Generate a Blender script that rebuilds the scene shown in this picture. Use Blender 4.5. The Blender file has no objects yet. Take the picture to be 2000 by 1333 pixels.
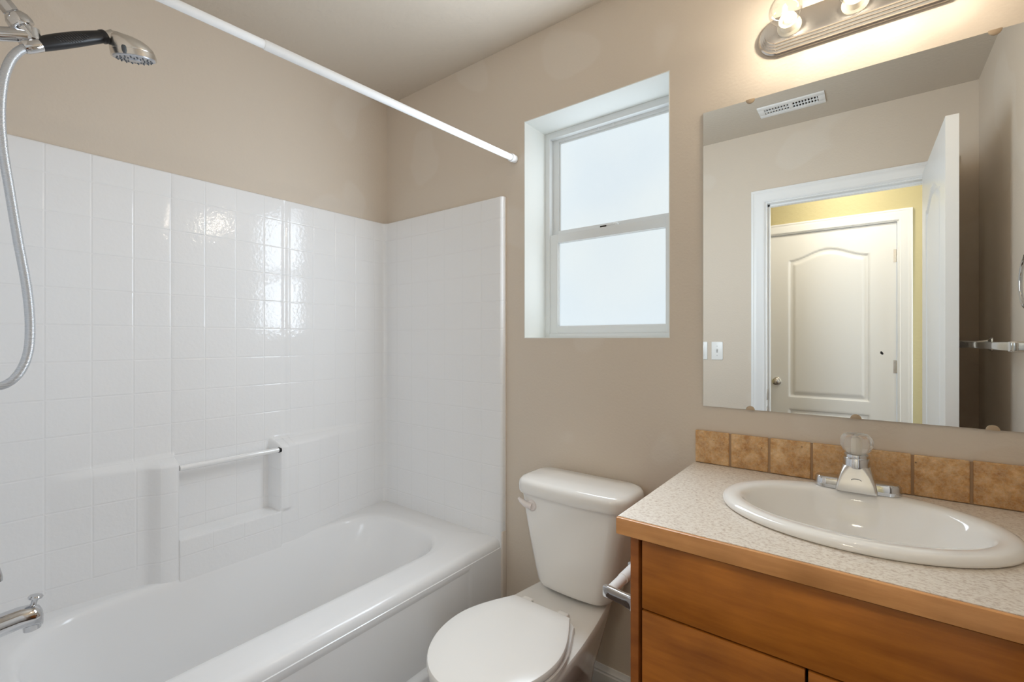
import bpy, bmesh, math, random
from mathutils import Vector, Matrix
random.seed(7)
S = bpy.context.scene
C = S.collection
PI = math.pi

# ------------------------------------------------------------------ camera
cam = bpy.data.cameras.new('camera')
cam.sensor_width = 36.0
cam.lens = 906.0 / 2000 * 36.0
cam.shift_y = -0.00125
cam.clip_start = 0.02
co = bpy.data.objects.new('camera', cam)
C.objects.link(co)
co.location = (0, 0, 1.29)
co.rotation_euler = (PI / 2, 0, math.radians(37.53))
S.camera = co

# ------------------------------------------------------------------ world, daylight, exposure
S.view_settings.view_transform = 'Standard'
S.view_settings.look = 'None'
S.view_settings.gamma = 1.0
S.view_settings.use_curve_mapping = False
S.view_settings.exposure = 0.08
w = bpy.data.worlds.new('sky')
S.world = w
w.use_nodes = True
bgn = w.node_tree.nodes['Background']
bgn.inputs[0].default_value = (0.75, 0.85, 1.0, 1)
bgn.inputs[1].default_value = 1.0
S.cycles.max_bounces = 14
S.cycles.diffuse_bounces = 8
S.cycles.glossy_bounces = 8
S.cycles.transparent_max_bounces = 16
S.cycles.sample_clamp_indirect = 6.0
S.cycles.use_denoising = True

def area(name, loc, rot, sx, sy, power, col, spread=PI):
    l = bpy.data.lights.new(name, 'AREA')
    l.shape = 'RECTANGLE'
    l.size = sx
    l.size_y = sy
    l.energy = power
    l.color = col
    l.spread = spread
    o = bpy.data.objects.new(name, l)
    C.objects.link(o)
    o.location = loc
    o.rotation_euler = rot
    return o
# daylight coming through the two frosted panes
DAY = (0.83, 0.945, 1.06)
area('daylight_upper', (-0.845, 1.768, 1.968), (-PI / 2, 0, 0), 0.47, 0.37, 0.62, DAY)
area('daylight_lower', (-0.845, 1.752, 1.531), (-PI / 2, 0, 0), 0.46, 0.35, 0.62, DAY)
area('daylight_room_upper', (-0.845, 1.581, 1.968), (-PI / 2, 0, 0), 0.50, 0.39, 7.0, DAY)
area('daylight_room_lower', (-0.845, 1.581, 1.531), (-PI / 2, 0, 0), 0.50, 0.37, 7.0, DAY)
# added fill light, unseen in the hallway, shining in through the doorway
area('hall_fill_light', (0.90, -0.98, 1.45), (PI / 2, 0, math.radians(38)), 0.8, 1.5, 27.0, DAY)
BULB = 1100.0
HALL = 36.0

# ------------------------------------------------------------------ materials
def mat(name, col=(0.8, 0.8, 0.8), rough=0.5, metal=0.0, spec=0.5, coat=0.0, emit=None, estr=0.0, trans=0.0, ior=1.45, sss=0):
    m = bpy.data.materials.new(name)
    m.use_nodes = True
    b = m.node_tree.nodes['Principled BSDF']
    b.inputs['Base Color'].default_value = (*col, 1)
    b.inputs['Roughness'].default_value = rough
    b.inputs['Metallic'].default_value = metal
    b.inputs['Specular IOR Level'].default_value = spec
    b.inputs['Coat Weight'].default_value = coat
    b.inputs['Coat Roughness'].default_value = 0.05
    b.inputs['Transmission Weight'].default_value = trans
    b.inputs['IOR'].default_value = ior
    if emit:
        b.inputs['Emission Color'].default_value = (*emit, 1)
        b.inputs['Emission Strength'].default_value = estr
    return m

class NT:
    def __init__(s, m):
        s.t = m.node_tree
        s.b = s.t.nodes['Principled BSDF']
    def n(s, typ, **kw):
        o = s.t.nodes.new('ShaderNode' + typ)
        for k, v in kw.items():
            if k in o.inputs:
                o.inputs[k].default_value = v
            else:
                setattr(o, k, v)
        return o
    def l(s, a, b):
        s.t.links.new(a, b)
    def obj(s, scale=(1, 1, 1), rot=(0, 0, 0)):
        tc = s.n('TexCoord')
        mp = s.n('Mapping')
        mp.inputs['Scale'].default_value = scale
        mp.inputs['Rotation'].default_value = rot
        s.l(tc.outputs['Object'], mp.inputs[0])
        return mp.outputs[0]
    def noise(s, vec, scale, detail=3.0, rough=0.5):
        o = s.n('TexNoise')
        o.inputs['Scale'].default_value = scale
        o.inputs['Detail'].default_value = detail
        o.inputs['Roughness'].default_value = rough
        s.l(vec, o.inputs['Vector'])
        return o.outputs['Fac']
    def ramp(s, fac, stops):
        r = s.n('ValToRGB')
        e = r.color_ramp.elements
        while len(e) < len(stops):
            e.new(0.5)
        for i, (p, c) in enumerate(stops):
            e[i].position = p
            e[i].color = (*c, 1)
        s.l(fac, r.inputs[0])
        return r.outputs[0]
    def mathn(s, op, a, b=None, c=None):
        o = s.n('Math', operation=op)
        for i, v in enumerate((a, b, c)):
            if v is None:
                continue
            if isinstance(v, (int, float)):
                o.inputs[i].default_value = v
            else:
                s.l(v, o.inputs[i])
        return o.outputs[0]
    def bump(s, h, strength, dist):
        o = s.n('Bump')
        o.inputs['Strength'].default_value = strength
        o.inputs['Distance'].default_value = dist
        s.l(h, o.inputs['Height'])
        s.l(o.outputs[0], s.b.inputs['Normal'])
        return o
    def mix(s, fac, a, b):
        o = s.n('Mix', data_type='RGBA')
        if isinstance(fac, (int, float)):
            o.inputs[0].default_value = fac
        else:
            s.l(fac, o.inputs[0])
        for k, v in ((6, a), (7, b)):
            if isinstance(v, tuple):
                o.inputs[k].default_value = (*v, 1)
            else:
                s.l(v, o.inputs[k])
        return o.outputs[2]

def wall_paint(name, col, patch, bump=0.0011, scale=115.0, touch=True):
    m = mat(name, col, 0.62, spec=0.35)
    t = NT(m)
    v = t.obj()
    h = t.noise(v, scale, 2.0, 0.5)
    t.bump(h, 0.55, bump)
    if touch:   # roller touch-ups: faint blotches with an outline of their own
        n2 = t.noise(v, 3.1, 1.0, 0.4)
        f = t.ramp(n2, [(0.60, (0, 0, 0)), (0.63, (1, 1, 1))])
        t.l(t.mix(f, col, patch), t.b.inputs['Base Color'])
    return m
M = {}
M['wall'] = wall_paint('beige_paint', (0.68, 0.597, 0.505), (0.70, 0.625, 0.54))
M['hall_wall'] = wall_paint('hall_paint', (0.55, 0.49, 0.29), (0.55, 0.49, 0.29), 0.004, 40.0, False)
M['ceiling'] = wall_paint('ceiling_paint', (0.60, 0.535, 0.455), (0.60, 0.535, 0.455), 0.003, 55.0, False)
M['white_paint'] = mat('white_trim_paint', (0.84, 0.845, 0.85), 0.35)
M['reveal'] = mat('white_reveal_paint', (0.84, 0.86, 0.84), 0.6)
M['vinyl'] = mat('white_vinyl', (0.80, 0.82, 0.83), 0.3)
M['porcelain'] = mat('porcelain', (0.84, 0.825, 0.80), 0.08, coat=0.4)
M['sink_china'] = mat('sink_china', (0.86, 0.845, 0.82), 0.07, coat=0.4)
M['seat'] = mat('seat_plastic', (0.83, 0.815, 0.79), 0.22)
M['flush'] = mat('flush_plastic', (0.82, 0.76, 0.74), 0.3)
M['acrylic'] = mat('tub_acrylic', (0.86, 0.86, 0.865), 0.14, spec=0.42)
M['rod'] = mat('rod_enamel', (0.86, 0.87, 0.88), 0.22)
M['chrome'] = mat('chrome', (0.63, 0.635, 0.65), 0.07, metal=1.0)
M['satin'] = mat('satin_chrome', (0.72, 0.70, 0.67), 0.24, metal=1.0)
M['nickel'] = mat('brushed_nickel', (0.66, 0.62, 0.575), 0.22, metal=1.0)
M['black'] = mat('black_rubber', (0.018, 0.018, 0.02), 0.32)
M['dark'] = mat('gap_shade', (0.015, 0.010, 0.007), 0.8)  # near-black colour stands in for the shade inside gaps and openings
M['mirror'] = mat('mirror_silver', (0.86, 0.88, 0.865), 0.004, metal=1.0)
M['mirror_edge'] = mat('mirror_edge', (0.10, 0.11, 0.10), 0.4)
M['clip'] = mat('clip_plastic', (0.46, 0.35, 0.24), 0.2)
M['plate'] = mat('switch_plastic', (0.88, 0.88, 0.87), 0.3)
M['toggle'] = mat('toggle_plastic', (0.55, 0.55, 0.54), 0.35)
M['bar_acrylic'] = mat('grab_bar_acrylic', (0.86, 0.86, 0.86), 0.06, coat=0.6)
M['spray'] = mat('spray_face', (0.50, 0.53, 0.58), 0.25, metal=0.5)
M['nozzle'] = mat('nozzle_rubber', (0.09, 0.10, 0.11), 0.5)
M['filament'] = mat('filament', (1, 0.9, 0.7), 0.5, emit=(1.0, 0.89, 0.72), estr=BULB)
M['socket'] = mat('lamp_socket', (0.80, 0.74, 0.62), 0.35)
M['added_lamp'] = mat('added_lamp_glow', (0.9, 0.85, 0.7), 0.4, emit=(1.0, 0.92, 0.76), estr=HALL)
M['caulk'] = mat('caulk', (0.76, 0.68, 0.60), 0.5)
M['roller'] = mat('roller_plastic', (0.85, 0.85, 0.85), 0.35)

# frosted panes glowing with daylight
m = mat('frosted_glass', (0.25, 0.27, 0.28), 0.35, emit=(0.70, 0.775, 0.80), estr=0.86)
t = NT(m)
h = t.noise(t.obj(), 260.0, 2.0, 0.6)
t.bump(h, 0.4, 0.0006)
n2 = t.noise(t.obj(), 2.2, 1.0, 0.5)
t.l(t.ramp(n2, [(0.35, (0.665, 0.755, 0.815)), (0.65, (0.735, 0.80, 0.815))]), t.b.inputs['Emission Color'])
M['pane'] = m

# clear lamp glass: thin wall, see-through with a sharp reflection
m = bpy.data.materials.new('clear_bulb_glass')
m.use_nodes = True
nt = m.node_tree
nt.nodes.clear()
out = nt.nodes.new('ShaderNodeOutputMaterial')
mx = nt.nodes.new('ShaderNodeMixShader')
tr = nt.nodes.new('ShaderNodeBsdfTransparent')
tr.inputs[0].default_value = (0.97, 0.97, 0.96, 1)
gl = nt.nodes.new('ShaderNodeBsdfGlossy')
gl.inputs['Roughness'].default_value = 0.03
lw = nt.nodes.new('ShaderNodeLayerWeight')
lw.inputs[0].default_value = 0.22
nt.links.new(lw.outputs['Facing'], mx.inputs[0])
nt.links.new(tr.outputs[0], mx.inputs[1])
nt.links.new(gl.outputs[0], mx.inputs[2])
nt.links.new(mx.outputs[0], out.inputs[0])
M['bulb'] = m
M['crystal'] = mat('clear_acrylic', (0.95, 0.93, 0.90), 0.06, trans=0.74, ior=1.38)

# tub surround: moulded tile pattern with a pebbled glaze
def tiles(name, col):
    m = mat(name, col, 0.075, spec=0.40)
    t = NT(m)
    tc = t.n('TexCoord')
    sp = t.n('SeparateXYZ')
    t.l(tc.outputs['Object'], sp.inputs[0])
    geo = t.n('NewGeometry')
    sn = t.n('SeparateXYZ')
    t.l(geo.outputs['Normal'], sn.inputs[0])
    def line(axis, off, pitch, half):
        u = t.mathn('SUBTRACT', sp.outputs[axis], off)
        u = t.mathn('DIVIDE', u, pitch)
        u = t.mathn('FRACT', u)
        u = t.mathn('SUBTRACT', u, 0.5)
        u = t.mathn('ABSOLUTE', u)             # 0.5 on the line
        d = t.mathn('SUBTRACT', 0.5, u)
        d = t.mathn('MULTIPLY', d, pitch)
        o = t.n('MapRange', interpolation_type='SMOOTHSTEP')
        o.inputs['From Min'].default_value = 0.0
        o.inputs['From Max'].default_value = half
        t.l(d, o.inputs['Value'])
        return o.outputs[0]
    gz = line(2, 0.022, 0.1196, 0.0042)
    gy = line(1, 0.0374 - 0.78, 0.1113, 0.0045)
    gx = line(0, -1.367 + 1.665, 0.1175, 0.0042)
    ax = t.mathn('GREATER_THAN', t.mathn('ABSOLUTE', sn.outputs[0]), 0.75)
    ay = t.mathn('GREATER_THAN', t.mathn('ABSOLUTE', sn.outputs[1]), 0.75)
    hy = t.mathn('MAXIMUM', gy, t.mathn('SUBTRACT', 1.0, ax))
    hx = t.mathn('MAXIMUM', gx, t.mathn('SUBTRACT', 1.0, ay))
    # below the last course the moulding is smooth
    low = t.mathn('LESS_THAN', sp.outputs[2], 0.49)
    hz = t.mathn('MAXIMUM', gz, low)
    hy = t.mathn('MAXIMUM', hy, low)
    hh = t.mathn('MINIMUM', t.mathn('MINIMUM', hx, hy), hz)
    pb = t.noise(t.obj(), 75.0, 2.0, 0.5)
    tot = t.mathn('ADD', t.mathn('MULTIPLY', hh, 1.0), t.mathn('MULTIPLY', pb, 0.62))
    t.bump(tot, 0.5, 0.0016)
    return m
M['tiles'] = tiles('moulded_tile_acrylic', (0.86, 0.86, 0.865))

def wood(name, rot, dark, light, sc=1.0):
    m = mat(name, light, 0.30, spec=0.45)
    t = NT(m)
    v = t.obj((1.6 * sc, 14 * sc, 14 * sc), rot)
    f = t.noise(v, 2.2, 6.0, 0.62)
    v2 = t.obj((1, 1, 1))
    g = t.noise(v2, 7.0, 3.0, 0.5)
    c = t.ramp(f, [(0.28, dark), (0.72, light)])
    c2 = t.ramp(g, [(0.3, (0.72, 0.68, 0.64)), (0.7, (1.12, 1.1, 1.08))])
    mm = t.n('Mix', data_type='RGBA', blend_type='MULTIPLY')
    mm.inputs[0].default_value = 0.75
    t.l(c, mm.inputs[6])
    t.l(c2, mm.inputs[7])
    t.l(mm.outputs[2], t.b.inputs['Base Color'])
    t.bump(f, 0.08, 0.001)
    return m
M['wood_h'] = wood('stained_maple_horizontal', (0, 0, 0), (0.31, 0.098, 0.014), (0.56, 0.205, 0.032))
M['wood_v'] = wood('stained_maple_vertical', (0, PI / 2, 0), (0.26, 0.082, 0.018), (0.42, 0.145, 0.034))
M['wood_edge'] = wood('maple_edging', (0, 0, 0), (0.56, 0.26, 0.092), (0.82, 0.43, 0.18))

m = mat('speckled_laminate', (0.62, 0.57, 0.50), 0.33)
t = NT(m)
v = t.obj((1, 1.7, 1))
a = t.noise(v, 130.0, 3.0, 0.6)
b = t.noise(t.obj((1.4, 1, 1)), 85.0, 4.0, 0.7)
c1 = t.ramp(a, [(0.36, (0.56, 0.47, 0.40)), (0.47, (0.70, 0.635, 0.555)), (0.62, (0.76, 0.70, 0.625))])
c2 = t.ramp(b, [(0.34, (0.74, 0.67, 0.62)), (0.46, (1, 1, 1))])
mm = t.n('Mix', data_type='RGBA', blend_type='MULTIPLY')
mm.inputs[0].default_value = 0.8
t.l(c1, mm.inputs[6])
t.l(c2, mm.inputs[7])
t.l(mm.outputs[2], t.b.inputs['Base Color'])
M['laminate'] = m

m = mat('tumbled_travertine', (0.35, 0.22, 0.11), 0.55)
t = NT(m)
v = t.obj()
a = t.noise(v, 26.0, 9.0, 0.78)
b = t.noise(v, 60.0, 6.0, 0.72)
c = t.ramp(a, [(0.30, (0.36, 0.165, 0.050)), (0.50, (0.62, 0.355, 0.150)), (0.66, (0.82, 0.58, 0.32))])
vein = t.ramp(b, [(0.44, (0, 0, 0)), (0.50, (1, 1, 1)), (0.56, (0, 0, 0))])
c = t.mix(t.mathn('MULTIPLY', vein, 0.4), c, (0.62, 0.50, 0.35))
pit = t.n('TexVoronoi')
pit.inputs['Scale'].default_value = 42.0
t.l(v, pit.inputs['Vector'])
pf = t.ramp(pit.outputs['Distance'], [(0.06, (1, 1, 1)), (0.13, (0, 0, 0))])
pm = t.mathn('MULTIPLY', pf, t.ramp(t.noise(v, 22.0, 1.0), [(0.55, (0, 0, 0)), (0.6, (1, 1, 1))]))
c = t.mix(pm, c, (0.12, 0.065, 0.03))
t.l(c, t.b.inputs['Base Color'])
t.bump(t.mathn('SUBTRACT', t.mathn('MULTIPLY', b, 0.5), pm), 0.5, 0.002)
M['travertine'] = m
M['grout'] = mat('grout', (0.40, 0.27, 0.165), 0.8)

m = mat('dark_plank_vinyl', (0.10, 0.065, 0.045), 0.4)
t = NT(m)
v = t.obj((12, 1.3, 1))
a = t.noise(v, 2.5, 5.0, 0.6)
c = t.ramp(a, [(0.3, (0.065, 0.042, 0.03)), (0.7, (0.16, 0.105, 0.075))])
br = t.n('TexBrick')
br.inputs['Scale'].default_value = 1.0
br.inputs['Color1'].default_value = (1, 1, 1, 1)
br.inputs['Color2'].default_value = (0.8, 0.8, 0.8, 1)
br.inputs['Mortar'].default_value = (0.2, 0.2, 0.2, 1)
br.inputs['Mortar Size'].default_value = 0.003
br.inputs['Brick Width'].default_value = 0.9
br.inputs['Row Height'].default_value = 0.15
t.l(t.obj((1, 1, 1), (0, 0, PI / 2)), br.inputs['Vector'])
mm = t.n('Mix', data_type='RGBA', blend_type='MULTIPLY')
mm.inputs[0].default_value = 1.0
t.l(c, mm.inputs[6])
t.l(br.outputs['Color'], mm.inputs[7])
t.l(mm.outputs[2], t.b.inputs['Base Color'])
M['floor'] = m

m = mat('metal_hose', (0.62, 0.64, 0.67), 0.38, metal=0.8)
t = NT(m)
wv = t.n('TexWave')
wv.bands_direction = 'Z'
wv.inputs['Scale'].default_value = 95.0
t.l(t.obj(), wv.inputs['Vector'])
t.bump(wv.outputs['Fac'], 0.5, 0.001)
M['hose'] = m
m = mat('ribbed_grip', (0.06, 0.06, 0.065), 0.28)
t = NT(m)
wv = t.n('TexWave')
wv.bands_direction = 'Y'
wv.inputs['Scale'].default_value = 60.0
t.l(t.obj(), wv.inputs['Vector'])
t.bump(wv.outputs['Fac'], 0.7, 0.0012)
M['grip_ribs'] = m

# ------------------------------------------------------------------ mesh helpers
ORG = {}          # world origin of each object
def link(o, parent, org):
    C.objects.link(o)
    ORG[o.name] = org
    if parent is not None:
        o.parent = parent

def thing(name, label, cat, loc, group=None, kind=None):
    o = bpy.data.objects.new(name, None)
    o.empty_display_size = 0.05
    o.location = loc
    link(o, None, Vector(loc))
    tag(o, label, cat, group, kind)
    return o

def tag(o, label=None, cat=None, group=None, kind=None):
    if label: o['label'] = label
    if cat: o['category'] = cat
    if group: o['group'] = group
    if kind: o['kind'] = kind
    return o

def obj(name, bm, m, parent=None, sharp=35, loc=None, label=None):
    """one mesh object; bm is in world coordinates"""
    org = Vector(loc) if loc is not None else (ORG[parent.name].copy() if parent is not None else Vector((0, 0, 0)))
    bmesh.ops.recalc_face_normals(bm, faces=bm.faces)
    bmesh.ops.translate(bm, verts=bm.verts, vec=-org)
    me = bpy.data.meshes.new(name)
    bm.to_mesh(me)
    bm.free()
    for p in me.polygons:
        p.use_smooth = True
    me.set_sharp_from_angle(angle=math.radians(sharp))
    for k in (m if isinstance(m, (list, tuple)) else [m]):
        me.materials.append(k)
    o = bpy.data.objects.new(name, me)
    if parent is None:
        o.location = org
    else:
        o.location = org - ORG[parent.name]
    link(o, parent, org)
    if label: o['label'] = label
    return o

def B():
    return bmesh.new()

def box(bm, a, b, bev=0.0, seg=2, mi=0):
    r = bmesh.ops.create_cube(bm, size=1.0)
    vs = r['verts']
    c = [(a[i] + b[i]) / 2 for i in range(3)]
    s = [abs(b[i] - a[i]) for i in range(3)]
    for v in vs:
        v.co = Vector((v.co.x * s[0] + c[0], v.co.y * s[1] + c[1], v.co.z * s[2] + c[2]))
    fs = set(f for v in vs for f in v.link_faces)
    if bev > 0:
        es = list(set(e for v in vs for e in v.link_edges))
        r2 = bmesh.ops.bevel(bm, geom=es, offset=bev, segments=seg, profile=0.5, affect='EDGES')
        fs = set(r2['faces']) | set(f for f in fs if f.is_valid)
    for f in fs:
        if f.is_valid: f.material_index = mi
    return bm

def loft(bm, rings, closed=True, cap0=False, cap1=False, mi=0, wrap=False):
    vr = [[bm.verts.new(p) for p in r] for r in rings]
    n = len(vr[0])
    K = len(vr)
    fs = []
    for i in range(K if wrap else K - 1):
        A, D = vr[i], vr[(i + 1) % K]
        for j in range(n if closed else n - 1):
            k = (j + 1) % n
            try:
                fs.append(bm.faces.new((A[j], A[k], D[k], D[j])))
            except ValueError:
                pass
    if cap0: fs.append(bm.faces.new(vr[0]))
    if cap1: fs.append(bm.faces.new(vr[-1]))
    for f in fs: f.material_index = mi
    return vr

def frame_of(d):
    d = d.normalized()
    up = Vector((0, 0, 1)) if abs(d.z) < 0.9 else Vector((1, 0, 0))
    a = d.cross(up).normalized()
    return a, a.cross(d).normalized()

def lathe(bm, prof, origin, axis, seg=32, cap0=True, cap1=True, mi=0, sides=None):
    """prof: (distance along axis, radius)"""
    o = Vector(origin)
    d = Vector(axis).normalized()
    a, b = frame_of(d)
    n = sides or seg
    rings = []
    for h, r in prof:
        rings.append([o + d * h + (a * math.cos(2 * PI * k / n) + b * math.sin(2 * PI * k / n)) * max(r, 1e-5) for k in range(n)])
    return loft(bm, rings, True, cap0, cap1, mi)

def catmull(pts, n=8):
    P = [Vector(p) for p in pts]
    P = [P[0] * 2 - P[1]] + P + [P[-1] * 2 - P[-2]]
    out = []
    for i in range(1, len(P) - 2):
        for k in range(n):
            s = k / n
            p0, p1, p2, p3 = P[i - 1], P[i], P[i + 1], P[i + 2]
            out.append(0.5 * ((2 * p1) + (p2 - p0) * s + (2 * p0 - 5 * p1 + 4 * p2 - p3) * s * s + (3 * p1 - p0 - 3 * p2 + p3) * s ** 3))
    out.append(P[-2])
    return out

def tube(bm, pts, rad, seg=16, mi=0, sx=1.0):
    P = [Vector(p) for p in pts]
    R = rad if isinstance(rad, (list, tuple)) else [rad] * len(P)
    d0 = (P[1] - P[0]).normalized()
    a, b = frame_of(d0)
    rings = []
    for i, p in enumerate(P):
        d = (P[min(i + 1, len(P) - 1)] - P[max(i - 1, 0)]).normalized()
        a = (a - d * a.dot(d)).normalized()
        b = a.cross(d).normalized()
        rings.append([p + (a * math.cos(2 * PI * k / seg) * sx + b * math.sin(2 * PI * k / seg)) * R[i] for k in range(seg)])
    return loft(bm, rings, True, True, True, mi)

def rrect(x0, x1, y0, y1, r, n=8, sub=6):
    """rounded rectangle, counter-clockwise, fixed point count"""
    r = min(r, (x1 - x0) / 2 - 1e-4, (y1 - y0) / 2 - 1e-4)
    cs = [((x1 - r, y0 + r), -PI / 2), ((x1 - r, y1 - r), 0), ((x0 + r, y1 - r), PI / 2), ((x0 + r, y0 + r), PI)]
    pts = []
    for q, ((cx, cy), a0) in enumerate(cs):
        arc = [(cx + r * math.cos(a0 + PI / 2 * k / n), cy + r * math.sin(a0 + PI / 2 * k / n)) for k in range(n + 1)]
        pts += arc
        (nx, ny), na = cs[(q + 1) % 4]
        e = (nx + r * math.cos(na), ny + r * math.sin(na))
        s = arc[-1]
        for k in range(1, sub):
            pts.append((s[0] + (e[0] - s[0]) * k / sub, s[1] + (e[1] - s[1]) * k / sub))
    return pts

def ss(a, b, x):
    if a == b: return 1.0 if x >= a else 0.0
    t = min(1, max(0, (x - a) / (b - a)))
    return t * t * (3 - 2 * t)

def prism(bm, poly, axis, a, b, mi=0):
    """extrude a 2-D polygon (in the other two axes, in xyz order) along an axis"""
    def p3(p, h):
        q = list(p)
        q.insert(axis, h)
        return Vector(q)
    loft(bm, [[p3(p, a) for p in poly], [p3(p, b) for p in poly]], True, True, True, mi)

# ------------------------------------------------------------------ room shell
XL, XR, YB, YF, ZC = -2.075, 0.427, 1.585, -0.02, 2.56
HY = -1.05                      # far wall of the hallway
WX0, WX1, WZ0, WZ1 = -1.152, -0.538, 1.296, 2.211
DX0, DX1, DZ = -0.49, 0.27, 2.118     # bathroom doorway
def struct(name, bm, m, label, cat, sharp=30):
    return tag(obj(name, bm, m, sharp=sharp), label, cat, None, 'structure')

bm = B(); box(bm, (-2.3, -1.25, -0.1), (1.6, 1.76, 0.0))
struct('floor', bm, M['floor'], 'dark brown plank floor glimpsed between toilet and vanity', 'floor')
bm = B(); box(bm, (-2.3, -1.25, ZC), (1.6, 1.76, ZC + 0.1))
struct('ceiling', bm, M['ceiling'], 'textured greige ceiling above the shower rod', 'ceiling')
bm = B()
box(bm, (XL - 0.1, YB, 0), (WX0, 1.745, ZC))
box(bm, (WX1, YB, 0), (XR + 0.1, 1.745, ZC))
box(bm, (WX0, YB, 0), (WX1, 1.745, WZ0))
box(bm, (WX0, YB, WZ1), (WX1, 1.745, ZC))
struct('wall_back', bm, M['wall'], 'beige orange-peel wall holding window and mirror', 'wall')
bm = B(); box(bm, (XL - 0.1, YF - 0.115, 0), (XL, YB, ZC))
struct('wall_left', bm, M['wall'], 'beige wall above the white tiled tub surround', 'wall')
bm = B(); box(bm, (XR, YF, 0), (XR + 0.1, YB, ZC))
struct('wall_right', bm, M['wall'], 'beige wall seen in the mirror behind the towel bar', 'wall')
bm = B()
y0, y1 = YF - 0.115, YF
box(bm, (XL, y0, 0), (DX0 - 0.02, y1, ZC))
box(bm, (DX1 + 0.02, y0, 0), (1.5, y1, ZC))
box(bm, (DX0 - 0.02, y0, DZ + 0.02), (DX1 + 0.02, y1, ZC))
struct('wall_front', bm, M['wall'], 'beige wall around the doorway, seen in the mirror', 'wall')
HDX0, HDX1, HDZ = -0.648, 0.160, 2.118
bm = B()
box(bm, (-1.6, HY - 0.12, 0), (HDX0 - 0.02, HY, ZC))
box(bm, (HDX1 + 0.02, HY - 0.12, 0), (1.5, HY, ZC))
box(bm, (HDX0 - 0.02, HY - 0.12, HDZ + 0.02), (HDX1 + 0.02, HY, ZC))
struct('wall_hall', bm, M['hall_wall'], 'yellow textured hallway wall above the closed door', 'wall')
bm = B(); box(bm, (-1.7, HY - 0.12, 0), (-1.6, y0, ZC))
struct('wall_hall_left', bm, M['hall_wall'], 'yellow end wall of the hallway on the tub side', 'wall')
bm = B(); box(bm, (1.5, HY - 0.12, 0), (1.6, y1, ZC))
struct('wall_hall_right', bm, M['hall_wall'], 'yellow end wall of the hallway on the vanity side', 'wall')

# baseboard behind the toilet
def base_prof(y, s):
    return [(y, 0.0), (y - s * 0.014, 0.0), (y - s * 0.014, 0.048), (y - s * 0.011, 0.052), (y - s * 0.011, 0.058), (y - s * 0.006, 0.066), (y - s * 0.004, 0.075), (y, 0.075)]
bm = B(); prism(bm, base_prof(YB, 1), 0, -1.248, -0.432)
struct('baseboard_back', bm, M['white_paint'], 'white moulded baseboard between toilet and vanity', 'baseboard')
bm = B(); prism(bm, base_prof(YF, -1), 0, -1.248, DX0 - 0.085)
struct('baseboard_front', bm, M['white_paint'], 'white baseboard on the doorway wall', 'baseboard')

# door casings
CAS = [(0.008, 0.0), (0.008, 0.009), (0.014, 0.012), (0.020, 0.010), (0.026, 0.0115), (0.034, 0.0125), (0.050, 0.015), (0.060, 0.0175), (0.066, 0.0165), (0.070, 0.019), (0.080, 0.019), (0.082, 0.017), (0.082, 0.0)]
def casing(bm, x0, x1, zt, y, s):
    rings = []
    for path in range(4):
        r = []
        for o_, h in CAS:
            X = x0 - o_ if path < 2 else x1 + o_
            Z = 0.0 if path in (0, 3) else zt + o_
            r.append(Vector((X, y + s * h, Z)))
        rings.append(r)
    loft(bm, rings, True, True, True)
bm = B(); casing(bm, DX0, DX1, DZ, YF, 1)
tr1 = struct('trim_1', bm, M['white_paint'], 'white moulded casing around the bathroom doorway in the mirror', 'door casing')
bm = B()
for x in ((DX0 - 0.02, DX0), (DX1, DX1 + 0.02)):
    box(bm, (x[0], YF - 0.116, 0), (x[1], YF + 0.001, DZ + 0.02))
box(bm, (DX0, YF - 0.116, DZ), (DX1, YF + 0.001, DZ + 0.02))
box(bm, (DX0, YF - 0.078, 0), (DX0 + 0.011, YF - 0.042, DZ))
box(bm, (DX0, YF - 0.078, DZ - 0.011), (DX1, YF - 0.042, DZ))
obj('jamb', bm, M['white_paint'], tr1)
for z in (0.955, 0.85):
    bm = B(); box(bm, (DX0 - 0.001, YF - 0.038, z - 0.033), (DX0 + 0.002, YF - 0.004, z + 0.033), 0.0008)
    obj('strike_plate', bm, M['satin'], tr1, label='chrome strike plate on the jamb')
bm = B(); casing(bm, HDX0, HDX1, HDZ, HY, 1)
tr2 = struct('trim_2', bm, M['white_paint'], 'cream casing around the closed hallway door in the mirror', 'door casing')
bm = B()
for x in ((HDX0 - 0.02, HDX0), (HDX1, HDX1 + 0.02)):
    box(bm, (x[0], HY - 0.12, 0), (x[1], HY + 0.001, HDZ + 0.02))
box(bm, (HDX0, HY - 0.12, HDZ), (HDX1, HY + 0.001, HDZ + 0.02))
obj('jamb', bm, M['white_paint'], tr2)

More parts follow.
